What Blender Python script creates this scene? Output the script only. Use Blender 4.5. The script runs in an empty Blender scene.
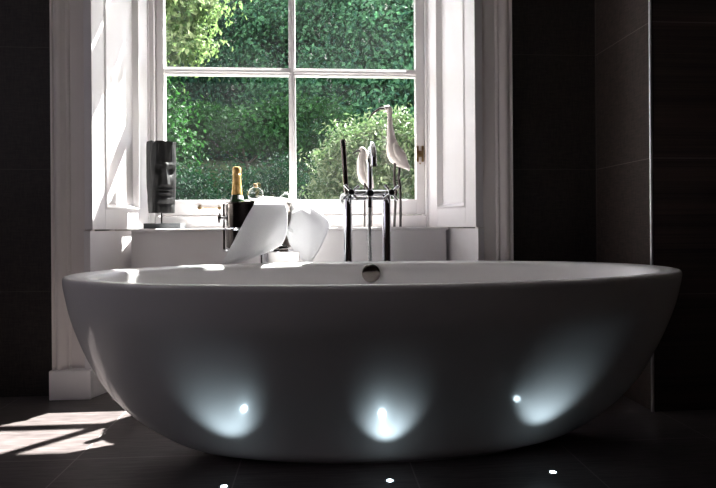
import bpy, bmesh, math, random
import numpy as np
from mathutils import Vector, Matrix, noise

random.seed(4)
rng = np.random.default_rng(7)
C = bpy.context.scene.collection
PI = math.pi

# ------------------------------------------------------------------ camera
H = 0.661
cd = bpy.data.cameras.new('camera')
cam = bpy.data.objects.new('camera', cd)
C.objects.link(cam)
cd.sensor_width = 36.0
cd.lens = 560.0 / 716.0 * 36.0
cd.shift_x = 0.0
cd.shift_y = -17.0 / 716.0
cd.clip_start = 0.02
cd.clip_end = 200
YAW, ROLL = math.atan(0.07), 0.007
cam.matrix_world = (Matrix.Translation((0, 0, H)) @ Matrix.Rotation(-YAW, 4, 'Z')
                    @ Matrix.Rotation(PI / 2, 4, 'X') @ Matrix.Rotation(-ROLL, 4, 'Z'))
bpy.context.scene.camera = cam

# ------------------------------------------------------------------ world, sun, exposure
vs = bpy.context.scene.view_settings
vs.view_transform = 'Standard'
vs.look = 'None'
vs.gamma = 1.0
vs.use_curve_mapping = False
vs.exposure = 0.35
SKY = 4.0
SUN = 60.0
SIDE = 1.6
w = bpy.data.worlds.new('sky')
bpy.context.scene.world = w
w.use_nodes = True
wn = w.node_tree
wn.nodes.clear()
wo = wn.nodes.new('ShaderNodeOutputWorld')
wb = wn.nodes.new('ShaderNodeBackground')
wb.inputs[0].default_value = (0.95, 0.87, 1.0, 1)
wb.inputs[1].default_value = SKY
wn.links.new(wb.outputs[0], wo.inputs[0])
sd = bpy.data.lights.new('sun', 'SUN')
sd.energy = SUN
sd.angle = math.radians(0.6)
sd.color = (1.0, 0.93, 0.89)
sun = bpy.data.objects.new('sun', sd)
C.objects.link(sun)
SUNV = Vector((0.88, 1.0, 2.01)).normalized()
sun.rotation_euler = SUNV.to_track_quat('Z', 'Y').to_euler()

# ------------------------------------------------------------------ helpers
def at(px, py, Y):
    """world point on the plane y = Y that a spot of the photograph shows (surveyed from its perspective)"""
    u, v = px - 358.0, py - 227.0
    c, s = math.cos(ROLL), math.sin(ROLL)
    l, m = (u * c - v * s) / 560.0, (u * s + v * c) / 560.0
    dx = math.sin(YAW) + l * math.cos(YAW)
    dy = math.cos(YAW) - l * math.sin(YAW)
    t = Y / dy
    return Vector((dx * t, Y, H - m * t))

def tag(o, label=None, cat=None, group=None, kind=None):
    if label: o['label'] = label
    if cat: o['category'] = cat
    if group: o['group'] = group
    if kind: o['kind'] = kind
    return o

def empty(name, loc, label, cat, group=None):
    o = bpy.data.objects.new(name, None)
    C.objects.link(o)
    o.location = loc
    o.empty_display_size = 0.05
    return tag(o, label, cat, group)

def wloc(o):
    p = Vector(o.location)
    while o.parent:
        o = o.parent
        p += Vector(o.location)
    return p

def link(name, me, m, parent=None, smooth=True, auto=None, origin=None):
    """me: mesh in world coordinates"""
    o = bpy.data.objects.new(name, me)
    C.objects.link(o)
    if m: me.materials.append(m)
    if parent is not None:
        me.transform(Matrix.Translation(-wloc(parent)))
        o.parent = parent
    elif origin is not None:
        me.transform(Matrix.Translation(-Vector(origin)))
        o.location = origin
    for p in me.polygons: p.use_smooth = smooth
    if smooth and auto:
        try: me.set_sharp_from_angle(angle=math.radians(auto))
        except Exception: pass
    return o

def obj(name, bm, m, parent=None, smooth=False, auto=35, origin=None, bevel=0, seg=2):
    me = bpy.data.meshes.new(name)
    bm.normal_update()
    bm.to_mesh(me)
    bm.free()
    o = link(name, me, m, parent, smooth or bevel > 0, auto, origin)
    if bevel > 0:
        b = o.modifiers.new('bevel', 'BEVEL')
        b.width = bevel
        b.segments = seg
        b.limit_method = 'ANGLE'
        b.angle_limit = math.radians(40)
        b.harden_normals = True
    return o

def box(bm, x0, x1, y0, y1, z0, z1, M=None):
    vs_ = [(x, y, z) for z in (z0, z1) for (x, y) in ((x0, y0), (x1, y0), (x1, y1), (x0, y1))]
    if M is not None: vs_ = [M @ Vector(v) for v in vs_]
    v = [bm.verts.new(p) for p in vs_]
    for f in ((3, 2, 1, 0), (4, 5, 6, 7), (0, 1, 5, 4), (1, 2, 6, 5), (2, 3, 7, 6), (3, 0, 4, 7)):
        bm.faces.new([v[i] for i in f])
    return bm

def frame_of(d, up=Vector((0, 0, 1))):
    d = d.normalized()
    if abs(d.dot(up)) > 0.98: up = Vector((0, 1, 0))
    a = d.cross(up).normalized()
    return a, a.cross(d).normalized()

def tube(bm, pts, r, n=16, cap=True, up=Vector((0, 0, 1))):
    """r: number, list of numbers or list of (ra, rb); swept along pts"""
    pts = [Vector(p) for p in pts]
    rings = []
    a0 = None
    for i, p in enumerate(pts):
        d = pts[min(i + 1, len(pts) - 1)] - pts[max(i - 1, 0)]
        if a0 is None: a, b = frame_of(d, up)
        else:
            dn = d.normalized()
            a = (a0 - dn * a0.dot(dn)).normalized()
            b = a.cross(dn).normalized()
        a0 = a
        rr = r[i] if isinstance(r, (list, tuple)) else r
        ra, rb = rr if isinstance(rr, (list, tuple)) else (rr, rr)
        rings.append([bm.verts.new(p + a * ra * math.cos(2 * PI * k / n) + b * rb * math.sin(2 * PI * k / n)) for k in range(n)])
    for q in range(len(rings) - 1):
        for k in range(n):
            bm.faces.new((rings[q][k], rings[q][(k + 1) % n], rings[q + 1][(k + 1) % n], rings[q + 1][k]))
    if cap:
        bm.faces.new(rings[0][::-1]); bm.faces.new(rings[-1])
    bmesh.ops.recalc_face_normals(bm, faces=bm.faces)
    return bm

def lathe(bm, prof, n=40, c=(0, 0, 0), axis='Z'):
    """prof: list of (r, h)"""
    c = Vector(c)
    rings = []
    for r, h in prof:
        if r < 1e-6:
            p = {'Z': (0, 0, h), 'Y': (0, h, 0), 'X': (h, 0, 0)}[axis]
            rings.append([bm.verts.new(c + Vector(p))])
        else:
            R = []
            for k in range(n):
                q = 2 * PI * k / n
                a, b = r * math.cos(q), r * math.sin(q)
                p = {'Z': (a, b, h), 'Y': (a, h, b), 'X': (h, a, b)}[axis]
                R.append(bm.verts.new(c + Vector(p)))
            rings.append(R)
    for A, B in zip(rings, rings[1:]):
        for k in range(n):
            k2 = (k + 1) % n
            if len(A) == 1 and len(B) == 1: break
            if len(A) == 1: bm.faces.new((A[0], B[k], B[k2]))
            elif len(B) == 1: bm.faces.new((A[k], A[k2], B[0]))
            else: bm.faces.new((A[k], A[k2], B[k2], B[k]))
    bmesh.ops.recalc_face_normals(bm, faces=bm.faces)
    return bm

def smoothpath(pts, n=6):
    """Catmull-Rom through pts (vectors or tuples of any length)"""
    P = [np.array(p, float) for p in pts]
    P = [2 * P[0] - P[1]] + P + [2 * P[-1] - P[-2]]
    out = []
    for i in range(1, len(P) - 2):
        for k in range(n):
            t = k / n
            a, b, c, d = P[i - 1], P[i], P[i + 1], P[i + 2]
            out.append(0.5 * (2 * b + (c - a) * t + (2 * a - 5 * b + 4 * c - d) * t * t + (3 * b - a - 3 * c + d) * t ** 3))
    out.append(P[-2])
    return out

# ------------------------------------------------------------------ materials
def mat(name, col, rough=0.5, metal=0.0, **kw):
    m = bpy.data.materials.new(name)
    m.use_nodes = True
    b = m.node_tree.nodes['Principled BSDF']
    b.inputs['Base Color'].default_value = (*col, 1)
    b.inputs['Roughness'].default_value = rough
    b.inputs['Metallic'].default_value = metal
    for k, v in kw.items():
        b.inputs[k.replace('_', ' ')].default_value = v
    return m

def nd(m, t, **props):
    n = m.node_tree.nodes.new(t)
    for k, v in props.items(): setattr(n, k, v)
    return n

def lk(m, a, b): m.node_tree.links.new(a, b)

def noisy(m, c1, c2, scale=8, stretch=(1, 1, 1), bump=0.0, detail=6, lo=0.35, hi=0.65, bdist=0.002):
    """procedural colour variation between c1 and c2 with a little bump"""
    b = m.node_tree.nodes['Principled BSDF']
    tc = nd(m, 'ShaderNodeTexCoord')
    mp = nd(m, 'ShaderNodeMapping')
    mp.inputs['Scale'].default_value = stretch
    nz = nd(m, 'ShaderNodeTexNoise')
    nz.inputs['Scale'].default_value = scale
    nz.inputs['Detail'].default_value = detail
    cr = nd(m, 'ShaderNodeValToRGB')
    cr.color_ramp.elements[0].position = lo
    cr.color_ramp.elements[1].position = hi
    cr.color_ramp.elements[0].color = (*c1, 1)
    cr.color_ramp.elements[1].color = (*c2, 1)
    lk(m, tc.outputs['Object'], mp.inputs['Vector'])
    lk(m, mp.outputs[0], nz.inputs['Vector'])
    lk(m, nz.outputs['Fac'], cr.inputs[0])
    lk(m, cr.outputs[0], b.inputs['Base Color'])
    if bump:
        bp = nd(m, 'ShaderNodeBump')
        bp.inputs['Strength'].default_value = bump
        bp.inputs['Distance'].default_value = bdist
        lk(m, nz.outputs['Fac'], bp.inputs['Height'])
        lk(m, bp.outputs[0], b.inputs['Normal'])
    return m

def tile_mat(name, c1, c2, grout, ua, va, pu, pv, ou, ov, rough, gw=0.004, su=26, sv=260):
    """woven-look stone tile: ua/va are the world axes of the face, pu/pv the pitch, ou/ov the joint offsets"""
    m = mat(name, c1, rough)
    b = m.node_tree.nodes['Principled BSDF']
    geo = nd(m, 'ShaderNodeNewGeometry')
    sp = nd(m, 'ShaderNodeSeparateXYZ')
    lk(m, geo.outputs['Position'], sp.inputs[0])

    def joint(axis, pitch, off):
        a = nd(m, 'ShaderNodeMath', operation='SUBTRACT'); a.inputs[1].default_value = off
        lk(m, sp.outputs[axis], a.inputs[0])
        d = nd(m, 'ShaderNodeMath', operation='PINGPONG'); d.inputs[1].default_value = pitch / 2
        lk(m, a.outputs[0], d.inputs[0])
        c = nd(m, 'ShaderNodeMath', operation='LESS_THAN'); c.inputs[1].default_value = gw / 2
        lk(m, d.outputs[0], c.inputs[0])
        return c.outputs[0]
    j1, j2 = joint(ua, pu, ou), joint(va, pv, ov)
    mx = nd(m, 'ShaderNodeMath', operation='MAXIMUM')
    lk(m, j1, mx.inputs[0]); lk(m, j2, mx.inputs[1])
    # weave: two stretched noises
    cols = []
    for (a_, b_) in ((su, sv), (sv, su) if su > 20 else (14, 210)):
        mp = nd(m, 'ShaderNodeMapping')
        sc = [1.0, 1.0, 1.0]
        sc['XYZ'.index(ua)] = a_
        sc['XYZ'.index(va)] = b_
        mp.inputs['Scale'].default_value = sc
        lk(m, geo.outputs['Position'], mp.inputs['Vector'])
        nz = nd(m, 'ShaderNodeTexNoise')
        nz.inputs['Scale'].default_value = 1.0
        nz.inputs['Detail'].default_value = 3
        lk(m, mp.outputs[0], nz.inputs['Vector'])
        cols.append(nz.outputs['Fac'])
    ad = nd(m, 'ShaderNodeMath', operation='ADD')
    lk(m, cols[0], ad.inputs[0]); lk(m, cols[1], ad.inputs[1])
    cr = nd(m, 'ShaderNodeValToRGB')
    cr.color_ramp.elements[0].position = 0.38
    cr.color_ramp.elements[1].position = 0.62
    cr.color_ramp.elements[0].color = (*c1, 1)
    cr.color_ramp.elements[1].color = (*c2, 1)
    hf = nd(m, 'ShaderNodeMath', operation='MULTIPLY'); hf.inputs[1].default_value = 0.5
    lk(m, ad.outputs[0], hf.inputs[0]); lk(m, hf.outputs[0], cr.inputs[0])
    mix = nd(m, 'ShaderNodeMix', data_type='RGBA')
    lk(m, mx.outputs[0], mix.inputs['Factor'])
    lk(m, cr.outputs[0], mix.inputs['A'])
    mix.inputs['B'].default_value = (*grout, 1)
    lk(m, mix.outputs['Result'], b.inputs['Base Color'])
    bp = nd(m, 'ShaderNodeBump')
    bp.inputs['Strength'].default_value = 0.25
    bp.inputs['Distance'].default_value = 0.0008
    lk(m, hf.outputs[0], bp.inputs['Height'])
    lk(m, bp.outputs[0], b.inputs['Normal'])
    return m

M = {}
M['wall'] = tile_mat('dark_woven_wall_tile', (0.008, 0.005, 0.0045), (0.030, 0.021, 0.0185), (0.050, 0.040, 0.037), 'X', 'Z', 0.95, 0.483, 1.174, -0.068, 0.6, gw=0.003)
M['wall_side'] = tile_mat('dark_woven_side_tile', (0.020, 0.014, 0.012), (0.068, 0.046, 0.039), (0.15, 0.125, 0.115), 'Y', 'Z', 0.95, 0.483, 2.299, -0.068, 0.6, gw=0.003)  # same tile as the wall, lighter: window light put into its colour
M['floor'] = tile_mat('dark_woven_floor_tile', (0.030, 0.024, 0.024), (0.118, 0.100, 0.100), (0.20, 0.18, 0.175), 'X', 'Y', 0.475, 0.95, -0.70, 1.66, 0.30, gw=0.004, su=3, sv=230)
M['paint'] = noisy(mat('white_gloss_paint', (0.8, 0.79, 0.78), 0.35), (0.80, 0.765, 0.775), (0.84, 0.81, 0.82), 5, bump=0.15, bdist=0.0006)
M['trim'] = noisy(mat('architrave_paint', (0.7, 0.66, 0.64), 0.4), (0.76, 0.70, 0.68), (0.81, 0.75, 0.73), 5, bump=0.15, bdist=0.0006)
M['ceiling'] = noisy(mat('ceiling_paint', (0.3, 0.29, 0.28), 0.8), (0.84, 0.78, 0.78), (0.87, 0.81, 0.81), 3)
M['render'] = noisy(mat('exterior_render', (0.5, 0.48, 0.45), 0.9), (0.42, 0.40, 0.37), (0.55, 0.52, 0.48), 6, bump=0.3)
M['tub'] = noisy(mat('white_stone_resin', (0.74, 0.73, 0.72), 0.40, Specular_IOR_Level=0.3, Coat_Weight=0.6, Coat_Roughness=0.10), (0.82, 0.80, 0.80), (0.85, 0.83, 0.83), 2.5)
M['chrome'] = noisy(mat('polished_chrome', (0.75, 0.76, 0.78), 0.06, 1.0), (0.72, 0.73, 0.76), (0.80, 0.81, 0.84), 14)
M['dark_chrome'] = noisy(mat('dark_metal', (0.2, 0.18, 0.17), 0.16, 1.0), (0.15, 0.13, 0.12), (0.22, 0.19, 0.17), 12)
M['black'] = noisy(mat('black_plastic', (0.01, 0.01, 0.011), 0.3), (0.008, 0.008, 0.009), (0.016, 0.015, 0.016), 20)
M['brass'] = noisy(mat('aged_brass', (0.35, 0.22, 0.10), 0.35, 1.0), (0.28, 0.17, 0.08), (0.46, 0.32, 0.16), 60)
M['steel'] = noisy(mat('brushed_steel', (0.55, 0.55, 0.55), 0.3, 1.0), (0.48, 0.48, 0.48), (0.62, 0.62, 0.62), 40)
M['gold'] = noisy(mat('gold_foil', (0.75, 0.48, 0.16), 0.36, 0.55), (0.62, 0.37, 0.10), (0.88, 0.60, 0.26), 55, bump=0.8, bdist=0.002)
M['towel'] = noisy(mat('white_terry', (0.84, 0.85, 0.88), 0.95, Sheen_Weight=0.2), (0.80, 0.80, 0.82), (0.86, 0.86, 0.88), 420, bump=0.7, bdist=0.003, detail=3)
def add_translucency(m, col, f):
    b = m.node_tree.nodes['Principled BSDF']; o = m.node_tree.nodes['Material Output']
    t = nd(m, 'ShaderNodeBsdfTranslucent'); t.inputs[0].default_value = (*col, 1)
    x = nd(m, 'ShaderNodeMixShader'); x.inputs[0].default_value = f
    lk(m, b.outputs[0], x.inputs[1]); lk(m, t.outputs[0], x.inputs[2]); lk(m, x.outputs[0], o.inputs[0])
add_translucency(M['towel'], (0.82, 0.81, 0.84), 0.24)
M['dark_wood'] = noisy(mat('blackened_wood', (0.012, 0.012, 0.013), 0.6, Specular_IOR_Level=0.3), (0.004, 0.004, 0.005), (0.016, 0.0155, 0.016), 10, stretch=(9, 9, 0.8), bump=0.9, bdist=0.004)
M['grey_base'] = noisy(mat('grey_stone_base', (0.06, 0.065, 0.07), 0.45), (0.05, 0.055, 0.06), (0.085, 0.09, 0.095), 30, bump=0.2)
M['bird'] = noisy(mat('pale_carved_wood', (0.72, 0.62, 0.58), 0.6), (0.60, 0.53, 0.50), (0.70, 0.63, 0.60), 14, stretch=(3, 3, 1), bump=0.3)
M['bird_leg'] = noisy(mat('dark_bird_leg', (0.05, 0.04, 0.04), 0.5), (0.03, 0.027, 0.026), (0.08, 0.065, 0.06), 30)
M['rubber'] = noisy(mat('sealant', (0.5, 0.5, 0.5), 0.5), (0.45, 0.45, 0.45), (0.55, 0.55, 0.55), 20)
M['label'] = noisy(mat('bottle_label', (0.6, 0.6, 0.66), 0.5), (0.5, 0.5, 0.58), (0.75, 0.75, 0.8), 90)
M['cork'] = noisy(mat('cork', (0.5, 0.32, 0.15), 0.8), (0.40, 0.24, 0.10), (0.6, 0.42, 0.22), 60, bump=0.5)

def glass_mat(name, tint, dust=0.0, dscale=350.0):
    """thin clear glass: lets the sun straight through, mirrors at grazing angles; optional dried-on specks and bloom"""
    m = bpy.data.materials.new(name)
    m.use_nodes = True
    nt = m.node_tree
    nt.nodes.clear()
    out = nd(m, 'ShaderNodeOutputMaterial')
    tr = nd(m, 'ShaderNodeBsdfTransparent'); tr.inputs[0].default_value = (*tint, 1)
    gl = nd(m, 'ShaderNodeBsdfGlossy'); gl.inputs['Roughness'].default_value = 0.02
    fr = nd(m, 'ShaderNodeFresnel'); fr.inputs[0].default_value = 1.45
    mx = nd(m, 'ShaderNodeMixShader')
    ge = nd(m, 'ShaderNodeNewGeometry')
    fm = nd(m, 'ShaderNodeMath', operation='SUBTRACT', use_clamp=True)
    lk(m, fr.outputs[0], fm.inputs[0]); lk(m, ge.outputs['Backfacing'], fm.inputs[1])
    lk(m, fm.outputs[0], mx.inputs[0]); lk(m, tr.outputs[0], mx.inputs[1]); lk(m, gl.outputs[0], mx.inputs[2])
    last = mx
    if dust:
        tc = nd(m, 'ShaderNodeTexCoord')
        vo = nd(m, 'ShaderNodeTexNoise'); vo.inputs['Scale'].default_value = dscale; vo.inputs['Detail'].default_value = 1
        lk(m, tc.outputs['Object'], vo.inputs['Vector'])
        cr = nd(m, 'ShaderNodeValToRGB')
        cr.color_ramp.elements[0].position = 0.62
        cr.color_ramp.elements[1].position = 0.74
        lk(m, vo.outputs['Fac'], cr.inputs[0])
        big = nd(m, 'ShaderNodeTexNoise'); big.inputs['Scale'].default_value = 3.0; big.inputs['Detail'].default_value = 5
        lk(m, tc.outputs['Object'], big.inputs['Vector'])
        mr = nd(m, 'ShaderNodeMapRange')
        mr.inputs['From Min'].default_value = 0.3; mr.inputs['From Max'].default_value = 0.75
        mr.inputs['To Min'].default_value = 0.0; mr.inputs['To Max'].default_value = dust
        lk(m, big.outputs['Fac'], mr.inputs['Value'])
        mul = nd(m, 'ShaderNodeMath', operation='MULTIPLY')
        lk(m, cr.outputs[0], mul.inputs[0]); lk(m, mr.outputs[0], mul.inputs[1])
        ad = nd(m, 'ShaderNodeMath', operation='MULTIPLY_ADD')
        lk(m, mr.outputs[0], ad.inputs[0]); ad.inputs[1].default_value = 0.10; lk(m, mul.outputs[0], ad.inputs[2])
        tl = nd(m, 'ShaderNodeBsdfTranslucent'); tl.inputs[0].default_value = (0.8, 0.85, 0.9, 1)
        df = nd(m, 'ShaderNodeBsdfDiffuse'); df.inputs[0].default_value = (0.8, 0.85, 0.9, 1)
        md = nd(m, 'ShaderNodeMixShader'); md.inputs[0].default_value = 0.5
        lk(m, tl.outputs[0], md.inputs[1]); lk(m, df.outputs[0], md.inputs[2])
        m2 = nd(m, 'ShaderNodeMixShader')
        lk(m, ad.outputs[0], m2.inputs[0]); lk(m, mx.outputs[0], m2.inputs[1]); lk(m, md.outputs[0], m2.inputs[2])
        last = m2
    lk(m, last.outputs[0], out.inputs[0])
    return m
M['pane'] = glass_mat('window_glass', (0.93, 0.97, 0.96), 0.055)
M['clear'] = mat('clear_glass', (1, 1, 1), 0.0, Transmission_Weight=1.0, IOR=1.3)
M['bottle'] = mat('dark_green_glass', (0.02, 0.05, 0.02), 0.05, Coat_Weight=0.5)

def leaf_mat(name, c1, c2, trans, tcol, scale=1.2):
    m = bpy.data.materials.new(name)
    m.use_nodes = True
    b = m.node_tree.nodes['Principled BSDF']
    out = m.node_tree.nodes['Material Output']
    b.inputs['Roughness'].default_value = 0.6
    b.inputs['Specular IOR Level'].default_value = 0.25
    geo = nd(m, 'ShaderNodeNewGeometry')
    cr = nd(m, 'ShaderNodeValToRGB')
    cr.color_ramp.elements[0].color = (*c1, 1)
    cr.color_ramp.elements[1].color = (*c2, 1)
    lk(m, geo.outputs['Random Per Island'], cr.inputs[0])
    lk(m, cr.outputs[0], b.inputs['Base Color'])
    tl = nd(m, 'ShaderNodeBsdfTranslucent'); tl.inputs[0].default_value = (*tcol, 1)
    mx = nd(m, 'ShaderNodeMixShader'); mx.inputs[0].default_value = trans
    lk(m, b.outputs[0], mx.inputs[1]); lk(m, tl.outputs[0], mx.inputs[2])
    lk(m, mx.outputs[0], out.inputs[0])
    return m
M['leaf_chestnut'] = leaf_mat('chestnut_leaf', (0.008, 0.055, 0.038), (0.10, 0.26, 0.115), 0.30, (0.06, 0.20, 0.08))
M['leaf_dark'] = leaf_mat('dark_leaf', (0.005, 0.032, 0.026), (0.045, 0.140, 0.080), 0.22, (0.02, 0.08, 0.035))
M['leaf_bright'] = leaf_mat('lime_leaf', (0.05, 0.12, 0.03), (0.30, 0.36, 0.16), 0.35, (0.17, 0.29, 0.09))
M['leaf_mid'] = leaf_mat('mid_leaf', (0.008, 0.048, 0.014), (0.036, 0.125, 0.030), 0.35, (0.03, 0.12, 0.02))
M['leaf_pale'] = leaf_mat('pale_leaf', (0.05, 0.10, 0.05), (0.30, 0.34, 0.20), 0.25, (0.08, 0.15, 0.05))
M['leaf_shade'] = leaf_mat('shade_leaf', (0.002, 0.010, 0.008), (0.012, 0.036, 0.020), 0.2, (0.01, 0.04, 0.015))  # shade from the chestnut put into a near-black leaf colour
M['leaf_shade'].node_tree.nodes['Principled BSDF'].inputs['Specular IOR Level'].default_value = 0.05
M['blossom'] = leaf_mat('chestnut_blossom', (0.30, 0.36, 0.30), (0.50, 0.52, 0.46), 0.3, (0.4, 0.42, 0.35))
M['bark'] = noisy(mat('bark', (0.05, 0.04, 0.03), 0.9), (0.03, 0.024, 0.02), (0.08, 0.065, 0.05), 9, stretch=(4, 4, 1), bump=0.8, bdist=0.02)
M['grass'] = noisy(mat('lawn', (0.04, 0.08, 0.02), 0.9), (0.004, 0.010, 0.004), (0.060, 0.085, 0.02), 5.0, bump=0.8, bdist=0.05)  # dappled shade put into the lawn colour as near-black patches

def emit_mat(name, col, s):
    m = bpy.data.materials.new(name); m.use_nodes = True
    b = m.node_tree.nodes['Principled BSDF']
    b.inputs['Base Color'].default_value = (*col, 1)
    b.inputs['Emission Color'].default_value = (*col, 1)
    b.inputs['Emission Strength'].default_value = s
    return m
M['led'] = emit_mat('led_lens', (0.72, 0.92, 1.0), 12.0)

# ------------------------------------------------------------------ room shell
WY = 2.30                                    # face of the window wall
def struct(name, bm, m, **kw):
    return tag(obj(name, bm, m, **kw), kind='structure')

XL, XR, YB, ZC = -2.35, 2.55, -2.6, 2.75
struct('floor', box(bmesh.new(), XL - .1, XR + .1, YB - .1, 2.72, -0.12, 0.0), M['floor'])
struct('ceiling', box(bmesh.new(), XL - .1, XR + .1, YB - .1, 2.72, ZC, ZC + .12), M['ceiling'])
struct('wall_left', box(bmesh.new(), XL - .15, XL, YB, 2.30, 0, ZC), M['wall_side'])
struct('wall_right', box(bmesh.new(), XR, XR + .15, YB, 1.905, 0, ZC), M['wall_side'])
M['plaster'] = noisy(mat('warm_plaster', (0.5, 0.44, 0.4), 0.8), (0.17, 0.105, 0.085), (0.20, 0.125, 0.10), 4)
struct('wall_back', box(bmesh.new(), XL, XR, YB - .15, YB, 0, ZC), M['plaster'])
# window opening: splayed from (L0..R0 at y=2.25) to (L1..R1 at y=2.58)
L0, R0, L1, R1 = -0.889, 0.650, -0.766, 0.520
YI, YO = 2.25, 2.58
ZH = 2.32
bm = bmesh.new()
box(bm, XL - .15, L0 - 0.03, WY, 2.72, 0, ZC)
box(bm, R0 + 0.03, 1.176, WY, 2.72, 0, ZC)
box(bm, L0 - 0.03, R0 + 0.03, WY, 2.72, ZH + 0.03, ZC)
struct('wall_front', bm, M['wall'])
struct('wall_front_outer', box(bmesh.new(), L0 - 0.03, R0 + 0.03, 2.60, 2.72, 0, 0.66), M['render'])
# boxed-out tiled pier on the right
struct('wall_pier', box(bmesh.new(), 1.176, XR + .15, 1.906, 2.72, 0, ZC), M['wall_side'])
M['satin'] = noisy(mat('satin_metal', (0.8, 0.8, 0.82), 0.38, 1.0), (0.78, 0.78, 0.80), (0.86, 0.86, 0.88), 30)
tag(obj('trim_1', tube(bmesh.new(), [(1.1745, 1.9045, 0), (1.1745, 1.9045, ZC)], 0.0055, 16), M['satin'], smooth=True), kind='structure')

# fill light added out of view: a glowing framed pane on the left wall
def side_fill():
    root = empty('side_fill_light', (XL, 0.4, 0.95), None, None)
    root['kind'] = 'structure'
    b = bmesh.new()
    for y0, y1, z0, z1 in ((-.15, -.08, .95, 2.15), (.88, .95, .95, 2.15), (-.08, .88, .95, 1.02), (-.08, .88, 2.08, 2.15), (.38, .42, 1.02, 2.08)):
        box(b, XL, XL + .05, y0, y1, z0, z1)
    obj('frame', b, M['paint'], root, bevel=.004)
    obj('glowing_fill_pane', box(bmesh.new(), XL + .001, XL + .016, -.08, .88, 1.02, 2.08), emit_mat('fill_glow', (0.93, 0.88, 1.0), SIDE), root)
side_fill()

# sloping reveal linings with shutter panels
def reveal(side, name):
    if side < 0: A, B = Vector((L0, YI, 0)), Vector((L1, YO, 0))
    else: A, B = Vector((R0, YI, 0)), Vector((R1, YO, 0))
    d = (B - A); Ln = d.length; d.normalize()
    nrm = Vector((d.y, -d.x, 0)) if side < 0 else Vector((-d.y, d.x, 0))   # towards the opening
    def W(u, k, z): return A + d * u + nrm * k + Vector((0, 0, z))
    def bx(bm, u0, u1, k0, k1, z0, z1):
        vv = [W(u, k, z) for z in (z0, z1) for (u, k) in ((u0, k0), (u1, k0), (u1, k1), (u0, k1))]
        v = [bm.verts.new(p) for p in vv]
        for f in ((3, 2, 1, 0), (4, 5, 6, 7), (0, 1, 5, 4), (1, 2, 6, 5), (2, 3, 7, 6), (3, 0, 4, 7)):
            bm.faces.new([v[i] for i in f])
    root = empty(name, A + Vector((0, 0, 0)), None, None)
    root['kind'] = 'structure'
    # base lining below the shutters
    b = bmesh.new(); bx(b, 0, Ln, -0.03, 0, 0, 0.652); bmesh.ops.recalc_face_normals(b, faces=b.faces)
    obj('base_lining', b, M['paint'], root)
    # framing: stiles and rails
    s0, s1 = 0.075, Ln - 0.068
    zb, zt = 0.742, 2.18
    z0 = 0.658
    b = bmesh.new()
    bx(b, 0.004, s0, -0.03, 0.008, z0, ZH); bx(b, s1, Ln, -0.03, 0.008, z0, ZH)
    bx(b, s0, s1, -0.03, 0.0079, z0, zb); bx(b, s0, s1, -0.03, 0.0079, zt, ZH)
    bmesh.ops.recalc_face_normals(b, faces=b.faces)
    obj('shutter_frame', b, M['paint'], root, bevel=0.0015)
    # bead around the field
    b = bmesh.new()
    def ringbead(u0, u1, za, zb_, wd, k0, k1):
        # mitred moulding: outer rect at k0, inner rect at k1
        O = [(u0, za), (u1, za), (u1, zb_), (u0, zb_)]
        I = [(u0 + wd, za + wd), (u1 - wd, za + wd), (u1 - wd, zb_ - wd), (u0 + wd, zb_ - wd)]
        Mi = [(u0 + wd * .35, za + wd * .35), (u1 - wd * .35, za + wd * .35), (u1 - wd * .35, zb_ - wd * .35), (u0 + wd * .35, zb_ - wd * .35)]
        vo = [b.verts.new(W(u, k0, z)) for u, z in O]
        vm = [b.verts.new(W(u, k0 + 0.004, z)) for u, z in Mi]
        vi = [b.verts.new(W(u, k1, z)) for u, z in I]
        for i in range(4):
            j = (i + 1) % 4
            b.faces.new((vo[i], vo[j], vm[j], vm[i])); b.faces.new((vm[i], vm[j], vi[j], vi[i]))
    ringbead(s0 - 0.003, s1 + 0.003, zb - 0.003, zt + 0.003, 0.024, 0.0085, -0.012)
    bmesh.ops.recalc_face_normals(b, faces=b.faces)
    if side > 0: pass
    obj('panel_moulding', b, M['paint'], root)
    b = bmesh.new(); bx(b, s0, s1, -0.03, -0.010, zb, zt); bmesh.ops.recalc_face_normals(b, faces=b.faces)
    obj('panel_field', b, M['paint'], root)
    return root
reveal(-1, 'window_reveal_left')
reveal(1, 'window_reveal_right')
# head lining
bm = bmesh.new()
vv = [(L0 - .02, YI + .03, ZH), (R0 + .02, YI + .03, ZH), (R1, YO, ZH), (L1, YO, ZH)]
a = [bm.verts.new(p) for p in vv]; b_ = [bm.verts.new((p[0], p[1], p[2] + .03)) for p in vv]
bm.faces.new(a); bm.faces.new(b_[::-1])
for i in range(4): bm.faces.new((a[i], b_[i], b_[(i + 1) % 4], a[(i + 1) % 4]))
bmesh.ops.recalc_face_normals(bm, faces=bm.faces)
struct('trim_2', bm, M['paint'])

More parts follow.
